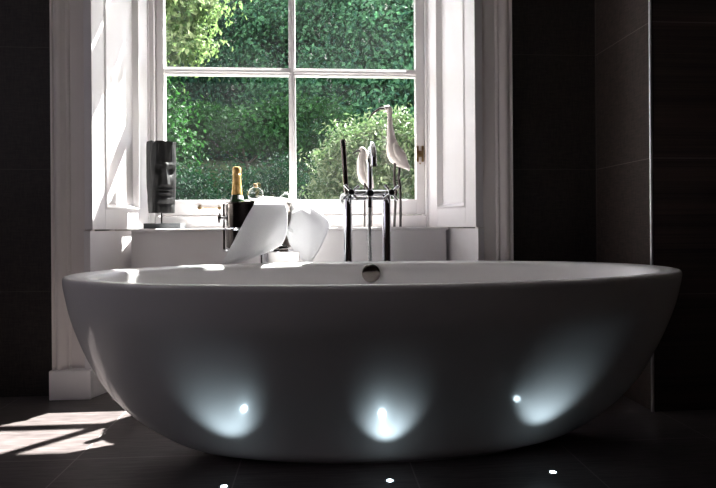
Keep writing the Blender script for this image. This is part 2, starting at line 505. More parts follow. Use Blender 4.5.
# architraves: swept profile (x offset outward from the opening edge, projection towards the room)
def architrave(name, xe, s):
    prof = [(0.0, 0.0), (0.0, 0.020), (0.004, 0.024), (0.006, 0.020), (0.082, 0.020), (0.085, 0.026), (0.092, 0.028), (0.096, 0.024),
            (0.102, 0.026), (0.110, 0.038), (0.120, 0.044), (0.130, 0.042), (0.136, 0.034), (0.139, 0.034), (0.143, 0.040), (0.149, 0.040), (0.150, 0.0)]
    root = empty(name, (xe, WY, 0), None, None)
    root['kind'] = 'structure'
    bm = bmesh.new()
    y0 = 2.297
    lo = [bm.verts.new((xe + s * x, y0 - p - 0.003, 0.113)) for x, p in prof]
    hi = [bm.verts.new((xe + s * x, y0 - p - 0.003, ZH + 0.14)) for x, p in prof]
    for i in range(len(prof) - 1): bm.faces.new((lo[i], lo[i + 1], hi[i + 1], hi[i]))
    bm.faces.new(lo); bm.faces.new(hi[::-1])
    bm.faces.new((lo[0], hi[0], hi[-1], lo[-1]))
    bmesh.ops.recalc_face_normals(bm, faces=bm.faces)
    obj('casing', bm, M['trim'], root, smooth=True, auto=50)
    x1, x2 = sorted((xe - s * 0.004, xe + s * 0.153))
    obj('plinth_block', box(bmesh.new(), x1, x2, 2.235, 2.299, 0, 0.113), M['paint'], root, bevel=0.003)
    return root
architrave('trim_3', L0, -1)
architrave('trim_4', R0, 1)
bm = box(bmesh.new(), L0 - .15, R0 + .15, 2.262, 2.299, ZH + 0.0, ZH + 0.15)
struct('trim_5', bm, M['trim'], bevel=0.006)

# panel below the sill, with its shelf
PX0, PX1, PY = -0.788, 0.556, 2.42
bm = box(bmesh.new(), PX0, PX1, PY, 2.598, 0, 0.645)
struct('wall_below_window', bm, M['paint'])
bm = box(bmesh.new(), PX0 + 0.002, PX1 + 0.008, PY - 0.010, 2.598, 0.645, 0.6595)
struct('window_sill', bm, M['paint'], bevel=0.004, seg=3)

# ------------------------------------------------------------------ window
def window():
    root = empty('window_1', (-0.12, 2.62, 0.66), None, None)
    root['kind'] = 'structure'
    WY0, WY1 = 2.600, 2.645
    x = dict(a=-0.775, b=-0.735, c=-0.699, m0=-0.134, m1=-0.104, d=0.458, e=0.500, g=0.530)
    zr = 0.718                   # bottom of the casement rail
    zg = 0.789                   # bottom of the glass
    zt = ZH - 0.01
    # fixed frame with stop beads
    b = bmesh.new()
    box(b, x['a'], x['b'], 2.578, 2.70, 0.66, zt); box(b, x['e'], x['g'], 2.578, 2.70, 0.66, zt)
    box(b, x['b'], x['e'], 2.5785, 2.699, zt - 0.04, zt)
    box(b, x['b'], x['e'], 2.5845, 2.699, 0.66, zr - 0.003)
    obj('frame', b, M['paint'], root, bevel=0.003)
    b = bmesh.new()
    box(b, x['a'] + .006, x['a'] + .020, 2.568, 2.580, 0.66, zt); box(b, x['g'] - .018, x['g'] - .006, 2.568, 2.580, 0.66, zt)
    obj('stop_bead', b, M['paint'], root, bevel=0.004)
    # casement: stiles, rails
    b = bmesh.new()
    box(b, x['b'] + .002, x['c'], WY0, WY1, zr, zt - .042); box(b, x['d'], x['e'] - .002, WY0, WY1, zr, zt - .042)
    box(b, x['c'], x['d'], WY0 + .0005, WY1 - .0005, zr, zg); box(b, x['c'], x['d'], WY0 + .0005, WY1 - .0005, zt - .10, zt - .042)
    obj('casement_frame', b, M['paint'], root, bevel=0.003)
    b = bmesh.new()
    box(b, x['m0'], x['m1'], WY0 + .004, WY1 - .004, zg, zt - .10)
    box(b, x['m0'] + .009, x['m1'] - .009, WY0 - .004, WY0 + .006, zg, zt - .10)
    for z0, z1 in ((1.364, 1.397),):
        box(b, x['c'], x['d'], WY0 + .0045, WY1 - .0045, z0, z1)
        box(b, x['c'], x['d'], WY0 - .003, WY0 + .0065, z0 + .010, z1 - .010)
    obj('glazing_bars', b, M['paint'], root, bevel=0.0025)
    b = box(bmesh.new(), x['c'], x['d'], WY0 + .0007, 2.69, 1.96, 2.055)
    obj('meeting_rail', b, M['paint'], root, bevel=0.003)
    for (xa, xb) in ((x['c'], x['m0']), (x['m1'], x['d'])):
        for (za, zb) in ((zg, 1.364), (1.397, 1.96), (2.055, zt - .10)):
            b = box(bmesh.new(), xa - .002, xb + .002, 2.620, 2.624, za - .002, zb + .002)
            obj('glass_pane', b, M['pane'], root)
    # outer stone sill
    obj('outer_sill', box(bmesh.new(), -0.85, 0.60, 2.70, 2.80, 0.62, 0.69), M['render'], root)
    # brass hinge / catch on the right stile
    b = bmesh.new()
    p = at(420, 154, 2.60)
    for dx in (-0.012, 0.012):
        box(b, p.x + dx - .0045, p.x + dx + .0045, 2.592, 2.601, p.z - .037, p.z + .037)
    box(b, p.x - .010, p.x + .010, 2.591, 2.600, p.z - .014, p.z + .014)
    for dz in (-.045,):
        box(b, p.x - .003, p.x + .003, 2.595, 2.601, p.z + dz - .003, p.z + dz + .003)
    obj('catch', b, M['brass'], root, bevel=0.001)
    # thin stay on the bottom rail
    b = bmesh.new()
    q0, q1 = at(199.5, 208, 2.590), at(219.5, 208, 2.590)
    tube(b, [q0, q1], 0.0026, 8)
    for q in (q0, q1):
        lathe(b, [(0, -.007), (.007, -.007), (.008, 0), (.006, .010), (0, .010)], 14, c=(q.x, 2.591, q.z), axis='Y')
    box(b, q0.x + .001, q0.x + .006, 2.583, 2.590, q0.z, q0.z + .014)
    obj('stay', b, M['brass'], root, smooth=True)
    return root
window()
# ------------------------------------------------------------------ bathtub
TC = Vector((0.188, 1.690, 0.0))
def bathtub():
    root = empty('bathtub', TC, 'large white oval freestanding bath tub in front of the window', 'bathtub')
    A, B, HT = 0.907, 0.436, 0.530
    # outer profile: (fraction of A, fraction of B, z)
    outer = [(0.30, 0.20, 0.006), (0.48, 0.30, 0.006), (0.56, 0.325, 0.012), (0.640, 0.355, 0.030), (0.735, 0.400, 0.075), (0.820, 0.475, 0.135),
             (0.885, 0.580, 0.205), (0.930, 0.69, 0.280), (0.963, 0.80, 0.355), (0.984, 0.91, 0.425), (0.996, 0.968, 0.485), (1.000, 0.990, 0.512)]
    outer = [tuple(p) for p in smoothpath(outer, 4)]
    rim = [(0.9995, 0.998, 0.5215), (0.9975, 0.996, 0.5265), (0.994, 0.990, 0.5295), (0.989, 0.982, 0.5305), (0.965, 0.945, 0.5295), (0.940, 0.900, 0.528), (0.932, 0.885, 0.5265), (0.926, 0.874, 0.522)]
    inner = [(0.920, 0.865, 0.512), (0.912, 0.848, 0.48), (0.885, 0.775, 0.40), (0.845, 0.655, 0.31), (0.780, 0.515, 0.22), (0.68, 0.375, 0.14), (0.55, 0.275, 0.09), (0.40, 0.19, 0.075), (0.15, 0.08, 0.072)]
    inner = [tuple(p) for p in smoothpath(inner, 4)]
    prof = outer + rim + inner
    N = 144
    bm = bmesh.new()
    rings = []
    rot = math.radians(1.0)
    for fa, fb, z in prof:
        R = []
        for k in range(N):
            t = 2 * PI * k / N
            ca, sa = math.cos(t), math.sin(t)
            e = 2 / 2.12
            xx = A * fa * math.copysign(abs(ca) ** e, ca)
            yy = B * fb * math.copysign(abs(sa) ** e, sa)
            R.append(bm.verts.new((TC.x + xx * math.cos(rot) - yy * math.sin(rot), TC.y + xx * math.sin(rot) + yy * math.cos(rot), z)))
        rings.append(R)
    for P, Q in zip(rings, rings[1:]):
        for k in range(N): bm.faces.new((P[k], P[(k + 1) % N], Q[(k + 1) % N], Q[k]))
    bm.faces.new(rings[0][::-1]); bm.faces.new(rings[-1])
    bmesh.ops.recalc_face_normals(bm, faces=bm.faces)
    body = obj('basin', bm, M['tub'], root, smooth=True, auto=80)
    # sealed foot under the basin
    bm = bmesh.new()
    R0_, R1_ = [], []
    for k in range(72):
        t = 2 * PI * k / 72
        R0_.append(bm.verts.new((TC.x + A * .50 * math.cos(t), TC.y + B * .30 * math.sin(t), 0.0)))
        R1_.append(bm.verts.new((TC.x + A * .49 * math.cos(t), TC.y + B * .29 * math.sin(t), 0.009)))
    for k in range(72): bm.faces.new((R0_[k], R0_[(k + 1) % 72], R1_[(k + 1) % 72], R1_[k]))
    bm.faces.new(R0_[::-1]); bm.faces.new(R1_)
    obj('foot', bm, M['rubber'], root)
    # overflow cover on the far inner wall
    o = at(371, 273.2, 2.055)
    bm = bmesh.new()
    lathe(bm, [(0, -.022), (.026, -.022), (.0325, -.019), (.034, -.014), (.034, -.006), (.028, 0.0), (.028, .03), (0, .03)], 40, c=(o.x, 2.062, o.z), axis='Y')
    tag(obj('overflow_cover', bm, M['dark_chrome'], root, smooth=True), 'dark polished round overflow cover')
    bm = bmesh.new()
    lathe(bm, [(0, 0.0755), (.030, 0.0755), (.034, 0.077), (.030, .081), (0, .083)], 32, c=(TC.x, TC.y, 0))
    obj('plug', bm, M['chrome'], root, smooth=True)
    return root
bathtub()

# ------------------------------------------------------------------ floor lights
FL = [(-0.246, 1.450, 'small recessed floor light under the left side of the white tub'),
      (0.180, 1.447, 'small recessed floor light under the middle of the white tub'),
      (0.621, 1.460, 'small recessed floor light under the right side of the white tub')]
for k, (x, y, lab) in enumerate(FL):
    r = empty('floor_light', (x, y, 0), lab, 'floor light', 'recessed floor lights in front of the bath')
    bm = lathe(bmesh.new(), [(.0085, -.01), (.0085, .0015), (.010, .0020), (.0135, .0016), (.0145, 0.0), (.0145, -.01)], 28, c=(x, y, 0))
    obj('bezel', bm, M['steel'], r, smooth=True)
    bm = lathe(bmesh.new(), [(.0085, -.008), (.0085, .0010), (.006, .0022), (0, .0028)], 24, c=(x, y, 0))
    obj('lens', bm, M['led'], r, smooth=True)
    sl = bpy.data.lights.new('floor_light_beam', 'SPOT')
    sl.energy = 0.75
    sl.color = (0.70, 0.90, 1.0)
    sl.spot_size = math.radians(74)
    sl.spot_blend = 1.0
    sl.shadow_soft_size = 0.010
    so = bpy.data.objects.new('floor_light_beam', sl)
    C.objects.link(so)
    so.parent = r
    so.location = (0, 0, 0.018)
    dx = (0.0, 0.0, 0.03)[k]
    so.rotation_euler = Vector((-dx, -0.26, -1)).to_track_quat('Z', 'Y').to_euler()

# ------------------------------------------------------------------ floor-standing bath tap
TY = 2.215
def tap():
    pl, pr = at(347.8, 197, TY), at(386.4, 197, TY)
    cx = at(369, 193, TY).x
    zb = at(369, 193.2, TY).z
    root = empty('bath_tap', ((pl.x + pr.x) / 2, TY, 0), 'chrome floor standing bath tap on two tall pipes behind tub', 'tap')
    for p in (pl, pr):
        bm = bmesh.new()
        lathe(bm, [(0, 0), (.036, 0), (.036, .006), (.030, .012), (.0185, .014), (.0178, zb - .012), (.0165, zb - .004), (0, zb - .004)], 28, c=(p.x, TY, 0))
        obj('standpipe', bm, M['chrome'], root, smooth=True)
    bm = bmesh.new()
    tube(bm, [(pl.x - .004, TY, zb), (pr.x + .016, TY, zb)], 0.0125, 20)
    tube(bm, [(pl.x + .01, TY - .006, zb - .021), (pr.x, TY - .006, zb - .021)], 0.0075, 16)
    obj('crossbar', bm, M['chrome'], root, smooth=True)
    # valves with cross handles facing the room
    for i, (px, py) in enumerate(((351.0, 192.4), (391.0, 192.6))):
        q = at(px, py, TY - .05)
        hb = bmesh.new()
        lathe(hb, [(0, -.070), (.010, -.070), (.012, -.064), (.012, -.040), (.0095, -.036), (.0095, .0), (0, 0)], 20, c=(q.x, TY, q.z), axis='Y')
        h = obj('cross_handle', hb, M['chrome'], root, smooth=True)
        sb = bmesh.new()
        for a in (40, 130, 220, 310):
            ca, sa = math.cos(math.radians(a)), math.sin(math.radians(a))
            tube(sb, [(q.x + ca * .006, TY - .053, q.z + sa * .006), (q.x + ca * .022, TY - .053, q.z + sa * .022), (q.x + ca * .039, TY - .053, q.z + sa * .039)], [.0042, .0052, .0062], 12)
        obj('spokes', sb, M['chrome'], h, smooth=True)
        kb = lathe(bmesh.new(), [(0, -.075), (.010, -.075), (.0115, -.072), (.0115, -.066), (0, -.066)], 20, c=(q.x, TY, q.z), axis='Y')
        tag(obj('cap', kb, M['black'], h, smooth=True), 'black round cap')
    # diverter knob with lever
    q = at(370, 193.4, TY - .05)
    hb = lathe(bmesh.new(), [(0, -.066), (.013, -.066), (.0145, -.062), (.0145, -.045), (.011, -.04), (.011, 0), (0, 0)], 24, c=(q.x, TY, q.z), axis='Y')
    k = obj('diverter', hb, M['black'], root, smooth=True)
    k['label'] = 'black diverter knob'
    lv = at(364.2, 183, TY - .05)
    obj('lever', tube(bmesh.new(), [(q.x, TY - .052, q.z), (lv.x, TY - .054, lv.z)], [.004, .0032], 12), M['dark_chrome'], k, smooth=True)
    # swan-neck spout coming towards the tub
    top = at(370.0, 141.0, TY - .05).z
    x = at(369.6, 170, TY).x
    path = [(x, TY, zb), (x, TY, zb + .08), (x, TY, top - .085)]
    for a in range(0, 181, 15):
        r_ = 0.062
        path.append((x + .004 * a / 180, TY - r_ + r_ * math.cos(math.radians(a)), top - .078 + r_ * 1.05 * math.sin(math.radians(a))))
    path.append((x + .004, TY - .124, top - .105))
    rad = [.0105, .0105] + [.0110] * (len(path) - 2)
    obj('spout', tube(bmesh.new(), path, rad, 24), M['chrome'], root, smooth=True)
    e = path[-1]
    obj('spout_outlet', lathe(bmesh.new(), [(.009, -.002), (.0130, -.002), (.0135, .002), (.0130, .006), (.0105, .006)], 24, c=(e[0], e[1], e[2])), M['chrome'], root, smooth=True)
    # cradle for the handset
    c = at(345.5, 193, TY - .03)
    bm = tube(bmesh.new(), [(pl.x, TY, zb), (c.x + .004, TY - .022, zb + .004), (c.x, TY - .034, zb + .006)], [.007, .008, .011], 14)
    obj('cradle', bm, M['chrome'], root, smooth=True)
    return pl, pr, zb, cx
pl, pr, zb, cx = tap()
def handset():
    t0, t1 = at(342.8, 139.5, TY - .04), at(346.2, 190, TY - .04)
    root = empty('hand_shower', (t1.x, TY - .04, t1.z), 'slim dark chrome stick hand shower standing upright on left of tap', 'hand shower')
    d = (t0 - t1)
    pts = [t1 + d * s for s in (-.06, 0, .02, .35, .97, 1.0)]
    obj('handle', tube(bmesh.new(), pts, [.008, .009, .0100, .0100, .0108, .0095], 22), M['dark_chrome'], root, smooth=True)
    e = pts[-1]
    obj('spray_face', tube(bmesh.new(), [t1 + d * .86 + Vector((0, -.0085, 0)), t1 + d * .97 + Vector((0, -.0085, 0))], [(.006, .003), (.006, .003)], 12), M['black'], root, smooth=True)
    # flexible hose: down from the diverter, a low loop, back up behind the left pipe
    h0 = at(369.6, 200, TY - .03)
    pp = [tuple(h0), (h0.x - .002, TY - .03, .62), (h0.x + .001, TY - .028, .54), (h0.x + .004, TY - .025, .42), (h0.x - .005, TY - .01, .22),
          (h0.x - .045, TY + .01, .09), (pl.x + .02, TY + .03, .12), (pl.x + .002, TY + .033, .30), (pl.x, TY + .034, .60), (pl.x - .002, TY + .034, .715), (pl.x - .024, TY + .012, .775), tuple(pts[0] + Vector((0, 0, .0)))]
    path = smoothpath(pp, 22)
    rad = [.0076 + .0011 * math.sin(i * 1.9) for i in range(len(path))]
    obj('hose', tube(bmesh.new(), path, rad, 12), M['steel'], root, smooth=True)
    bm = tube(bmesh.new(), [h0 + Vector((0, 0, .02)), h0 + Vector((0, 0, .0)), h0 - Vector((0, 0, .03))], [.010, .0105, .009], 16)
    obj('hose_nut', bm, M['chrome'], root, smooth=True)
handset()

# ------------------------------------------------------------------ wine cooler on its stand
BY = 2.265
def cooler():
    c = at(259, 203, BY)
    ztop = c.z
    zbot = at(259, 248, BY).z
    root = empty('wine_cooler_stand', (c.x, BY, 0), 'chrome pedestal stand holding the champagne bucket behind tub', 'bucket stand')
    px = at(264.4, 257, BY).x
    bm = lathe(bmesh.new(), [(0, 0), (.10, 0), (.10, .008), (.085, .014), (.022, .018), (.0178, .03), (.0178, zbot - .012), (0, zbot - .012)], 32, c=(px, BY, 0))
    obj('pole', bm, M['chrome'], root, smooth=True)
    R = 0.132
    bm = lathe(bmesh.new(), [(0, zbot - .012), (R + .010, zbot - .012), (R + .012, zbot - .008), (R + .010, zbot - .002), (0, zbot - .002)], 48, c=(c.x, BY, 0))
    obj('tray', bm, M['chrome'], root, smooth=True)
    zr = at(230, 229, BY).z
    bm = bmesh.new()
    ring = [(c.x + (R + .007) * math.cos(2 * PI * k / 48), BY + (R + .007) * math.sin(2 * PI * k / 48), zr) for k in range(49)]
    tube(bm, ring, 0.004, 10, cap=False)
    obj('ring', bm, M['chrome'], root, smooth=True)
    for a in (178, 60, 120):
        q = math.radians(a)
        x, y = c.x + (R + .008) * math.cos(q), BY + (R + .008) * math.sin(q)
        obj('upright', tube(bmesh.new(), [(x, y, zbot - .006), (x, y, (zr if a != 178 else ztop - .004))], .004, 10), M['chrome'], root, smooth=True)
    # bucket
    b = empty('champagne_bucket', (c.x, BY, zbot), 'dark polished metal champagne bucket with bottle, half hidden by white towel', 'bucket')
    prof = [(0, zbot), (R - .012, zbot), (R - .004, zbot + .006), (R, ztop - .006), (R + .004, ztop - .003), (R + .004, ztop), (R, ztop + .001), (R - .003, ztop - .004), (R - .007, zbot + .010), (0, zbot + .010)]
    obj('bowl', lathe(bmesh.new(), prof, 56, c=(c.x, BY, 0)), M['dark_chrome'], b, smooth=True, auto=50)
    for s in (-1, 1):
        hz = at(219, 218, BY).z
        bm = bmesh.new()
        lathe(bm, [(.0, .010 * 0), (.007, 0), (.006, .006), (.006, .016), (.012, .018), (.021, .020), (.023, .023), (.021, .027), (.013, .030), (0, .031)], 28, c=(0, 0, 0), axis='X')
        mt = Matrix.Translation((c.x + s * (R - .001), BY - .01, hz)) @ Matrix.Scale(s, 4, (1, 0, 0))
        bmesh.ops.transform(bm, matrix=mt, verts=bm.verts)
        bmesh.ops.recalc_face_normals(bm, faces=bm.faces)
        obj('knob', bm, M['chrome'], b, smooth=True)
    return c, R, ztop, zbot
BC, BR, BZT, BZB = cooler()

def champagne():
    top, neck = at(237.6, 167, BY - .03), at(236.5, 204, BY - .03)
    zt = top.z; x = neck.x + .002; y = BY - .03
    base = BZB + .012
    root = empty('champagne_bottle', (x, y, base), 'gold-foiled dark champagne bottle standing in the metal bucket', 'bottle')
    hf = zt - neck.z                       # height above the bucket rim
    k = hf / .165
    zf = zt - .75 * hf                     # foil bottom
    prof = [(0, base), (.036, base), (.040, base + .006), (.040, zf - .075), (.036, zf - .045), (.027, zf - .018), (.0200, zf + .004), (.0150, zt - .05), (.0130, zt - .02), (0, zt - .02)]
    body = obj('glass_body', lathe(bmesh.new(), prof, 36, c=(x, y, 0)), M['bottle'], root, smooth=True)
    # neck label
    bm = bmesh.new()
    vs_ = []
    for j in range(5):
        t = j / 4
        z = zf - .018 + .015 * t
        r = np.interp(z, [zf - .045, zf - .018, zf + .004], [.036, .027, .0200]) + .0012
        vs_.append([bm.verts.new((x + r * math.cos(a), y + r * math.sin(a), z)) for a in np.linspace(-1.35, -0.25, 14)])
    for A, B in zip(vs_, vs_[1:]):
        for q in range(13): bm.faces.new((A[q], A[q + 1], B[q + 1], B[q]))
    obj('neck_label', bm, M['label'], body, smooth=True)
    z1 = zt
    fp = [(.0215, zf - .004), (.0210, zf + .002), (.0188, zf + .025), (.0170, zf + .055), (.0158, z1 - .040), (.0172, z1 - .036), (.0178, z1 - .031), (.0158, z1 - .028), (.0165, z1 - .020), (.0172, z1 - .008), (.0150, z1 - .001), (.008, z1 + .001), (0, z1 + .001)]
    bm = lathe(bmesh.new(), fp, 40, c=(x, y, 0))
    for v in bm.verts:
        n = noise.noise(v.co * 90) * .0008
        d = Vector((v.co.x - x, v.co.y - y, 0))
        if d.length > 1e-5: v.co += d.normalized() * n
        if v.co.z < zf + .001: v.co.z += .004 * math.sin(3 * math.atan2(d.y, d.x) + .6)
    obj('foil', bm, M['gold'], root, smooth=True)
champagne()

def decanter(px, py, rpx, Y, label, stopper):
    c = at(px, py, Y)
    r = rpx * Y / 560
    root = empty('glass_decanter', (c.x, Y, c.z - r), label, 'decanter', 'round clear glass vessels in the bucket')
    prof = [(0, c.z - r)] + [(r * math.cos(q), c.z + r * math.sin(q)) for q in np.linspace(-PI / 2 + .12, PI / 2 - .3, 20)]
    prof += [(r * .28, c.z + r * 1.10), (r * .34, c.z + r * 1.16)]
    tk = .0016
    prof += [(r * .28, c.z + r * 1.16), (r * .24, c.z + r * 1.08)] + [((r - tk) * math.cos(q), c.z + (r - tk) * math.sin(q)) for q in np.linspace(PI / 2 - .28, -PI / 2 + .12, 20)] + [(0, c.z - r + tk)]
    obj('globe', lathe(bmesh.new(), prof, 40, c=(c.x, Y, 0)), M['clear'], root, smooth=True)
    if stopper:
        obj('stopper', lathe(bmesh.new(), [(0, c.z + r * .9), (r * .2, c.z + r * .9), (r * .27, c.z + r * 1.1), (r * .27, c.z + r * 1.3), (r * .2, c.z + r * 1.34), (0, c.z + r * 1.34)], 20, c=(c.x, Y, 0)), M['cork'], root, smooth=True)
    bm = lathe(bmesh.new(), [(0, BZB + .012), (r * .7, BZB + .012), (r * .7, BZB + .016), (.005, BZB + .024), (.004, c.z - r - .004), (.008, c.z - r + .0005), (0, c.z - r + .0005)], 24, c=(c.x, Y, 0))
    obj('stem', bm, M['clear'], root, smooth=True)
decanter(255.6, 194.5, 8.0, BY - .045, 'round clear glass with a cork stopper beside the champagne bottle', True)
decanter(286, 200, 7.0, BY + .055, 'round clear glass bulb showing just above the bunched white towel', False)

# ------------------------------------------------------------------ towels
def drape(name, rowsL, rowsR, yfun, n=40, mcol=28, thick=0.011, label='', back=None, fold=0.0035, seed=1, group=None):
    """towel lofted between two outlines given as photo spots; yfun(t, s) gives its depth"""
    Lp = smoothpath(rowsL, 10); Rp = smoothpath(rowsR, 10)
    def samp(P, t):
        q = t * (len(P) - 1); i = min(int(q), len(P) - 2); f_ = q - i
        return P[i] * (1 - f_) + P[i + 1] * f_
    grid = []
    for i in range(n + 1):
        t = i / n
        a, b = samp(Lp, t), samp(Rp, t)
        row = []
        for j in range(mcol + 1):
            s = j / mcol
            p = a * (1 - s) + b * s
            w3 = at(p[0], p[1], yfun(t, s) + fold * noise.noise(Vector((s * 3.0 + seed, t * 1.6, seed))))
            row.append(w3)
        grid.append(row)
    if back:
        rows = []
        for (dy, dz) in back:
            rows.append([Vector((p.x + .3 * dy * noise.noise(Vector((j * .15, dy * 20, seed))), p.y + dy, p.z + dz + .003 * noise.noise(Vector((j * .25, dy * 30, seed))))) for j, p in enumerate(grid[0])])
        grid = rows[::-1] + grid
    bm = bmesh.new()
    V = [[bm.verts.new(p) for p in r] for r in grid]
    for A, B in zip(V, V[1:]):
        for q in range(len(A) - 1): bm.faces.new((A[q], A[q + 1], B[q + 1], B[q]))
    bmesh.ops.recalc_face_normals(bm, faces=bm.faces)
    me = bpy.data.meshes.new(name); bm.to_mesh(me); bm.free()
    o = link(name, me, M['towel'], None, True, None, origin=tuple(grid[-1][mcol // 2]))
    so = o.modifiers.new('thick', 'SOLIDIFY'); so.thickness = thick; so.offset = 0
    ss = o.modifiers.new('sub', 'SUBSURF'); ss.levels = 1; ss.render_levels = 1
    return tag(o, label, 'towel', group)

yf = BY - BR - .026
drape('towel', [(254, 204.5), (247, 216), (239, 231), (231, 246), (225, 257), (221.5, 264)],
      [(285.5, 204), (287.5, 214), (287, 231), (282, 244), (266, 253), (233, 264.5)],
      lambda t, s: yf + .0 + .010 * (2 * s - .35) ** 2 * (1 - t) + .035 * t * 0,
      back=((.016, .006), (.05, .012), (.09, .012), (.14, .004), (.19, -.002), (.25, -.004), (.290, -.006), (.312, -.02), (.320, -.10)), seed=2.3,
      label='long white towel hanging diagonally over the front of the champagne bucket', group='white towels on the champagne bucket')
drape('towel', [(292.5, 214.5), (291, 222), (288, 232), (289, 243), (296, 253), (305.5, 263)],
      [(307.5, 206.5), (318, 212), (329.8, 222.5), (326, 236), (318, 252), (311, 263)],
      lambda t, s: BY - .045 - .05 * t - .012 * math.sin(s * PI) * (1 - t),
      back=((.012, .005), (.03, .006), (.05, .0), (.06, -.02), (.066, -.06)), seed=7.1, thick=0.014,
      label='smaller white towel folded with pointed corner hanging right of the bucket', group='white towels on the champagne bucket')
def heap():
    # soft bunch of towel lying across the bucket rim between the two hanging ones
    P = [(257, 206, 0), (262, 199, 0), (270, 199, 0), (281, 201, 0), (290, 203, 0), (295, 209, -.02), (294, 219, -.03), (289, 231, -.09)]
    path = smoothpath([tuple(at(x, y + 3.5, BY + .02 + d)) for x, y, d in P], 8)
    n = len(path)
    rad = []
    for i in range(n):
        t = i / (n - 1)
        r = .026 * math.sin(PI * min(1, max(0.0, t * .80 + .06))) ** .5 + .004
        rad.append((r, r * 1.0))
    bm = tube(bmesh.new(), path, rad, 24)
    bmesh.ops.subdivide_edges(bm, edges=bm.edges, cuts=1, use_grid_fill=True)
    for v in bm.verts:
        v.co += Vector((noise.noise(v.co * 22), noise.noise(v.co * 22 + Vector((5, 0, 0))), noise.noise(v.co * 20 + Vector((0, 9, 0))))) * .009
    o = obj('towel', bm, M['towel'], None, smooth=True, auto=None, origin=tuple(path[0]))
    tag(o, 'bunched up white towel lying on top of the bucket rim behind the hanging towels', 'towel', 'white towels on the champagne bucket')
heap()

# low white stool with a chrome soap dish
def stool():
    SY = 2.10 + .12
    p0, p1 = at(269.4, 251.5, SY), at(301, 251.5, SY)
    zt = p0.z
    root = empty('side_stool', ((p0.x + p1.x) / 2, SY + .05, 0), 'small white side stool behind the tub below the towels', 'stool')
    obj('seat', box(bmesh.new(), p0.x, p1.x, SY, SY + .012, 0.30, zt), M['paint'], root, bevel=.003)
    obj('leg', box(bmesh.new(), p0.x, p0.x + .02, SY, SY + .01, 0, .31), M['paint'], root)
    return root

def soap():
    pass

# a small chrome shelf bracket with dish, on the bucket stand's level
def dish():
    SY = 2.20
    a, b = at(274.5, 249, SY), at(288.5, 249, SY)
    zt = at(280, 241.5, SY).z; z0 = at(280, 251.3, SY).z
    zs = z0
    xl, xr = at(269.4, 253, SY).x, at(300, 253, SY).x
    root = empty('side_stool', ((xl + xr) / 2, SY, 0), 'narrow white box stool behind the tub, right of the chrome pole', 'stool')
    box_ = bmesh.new()
    box(box_, xl, xr, SY - .055, SY - .0, 0.02, zs)
    obj('body', box_, M['paint'], root, bevel=.004)
    for x in (xl + .015, xr - .015):
        for y in (SY - .045, SY - .010):
            obj('foot', lathe(bmesh.new(), [(0, 0), (.010, 0), (.010, .021), (0, .021)], 14, c=(x, y, 0)), M['black'], root)
    r2 = empty('soap_dispenser', ((a.x + b.x) / 2, SY - .03, zs), 'small chrome fitting with rounded top below the two towels', 'dispenser')
    y = SY - .03
    obj('base_plate', box(bmesh.new(), a.x - .012, b.x, y - .018, y + .018, zs, zs + .010), M['dark_chrome'], r2, bevel=.002)
    cxx = a.x + .014
    bm = tube(bmesh.new(), [(a.x - .004, y, zt - .012), (a.x, y, zt - .011), (a.x + .028, y, zt - .011), (a.x + .034, y, zt - .013)], [.006, .0115, .0115, .007], 20)
    obj('barrel', bm, M['chrome'], r2, smooth=True)
    obj('neck', box(bmesh.new(), a.x + .004, a.x + .020, y - .008, y + .008, zs + .009, zt - .014), M['chrome'], r2, bevel=.002)
    obj('lever', tube(bmesh.new(), [(a.x + .026, y, zt - .010), (b.x - .002, y - .004, zt - .018)], [.005, .003], 12), M['black'], r2, smooth=True)
dish()

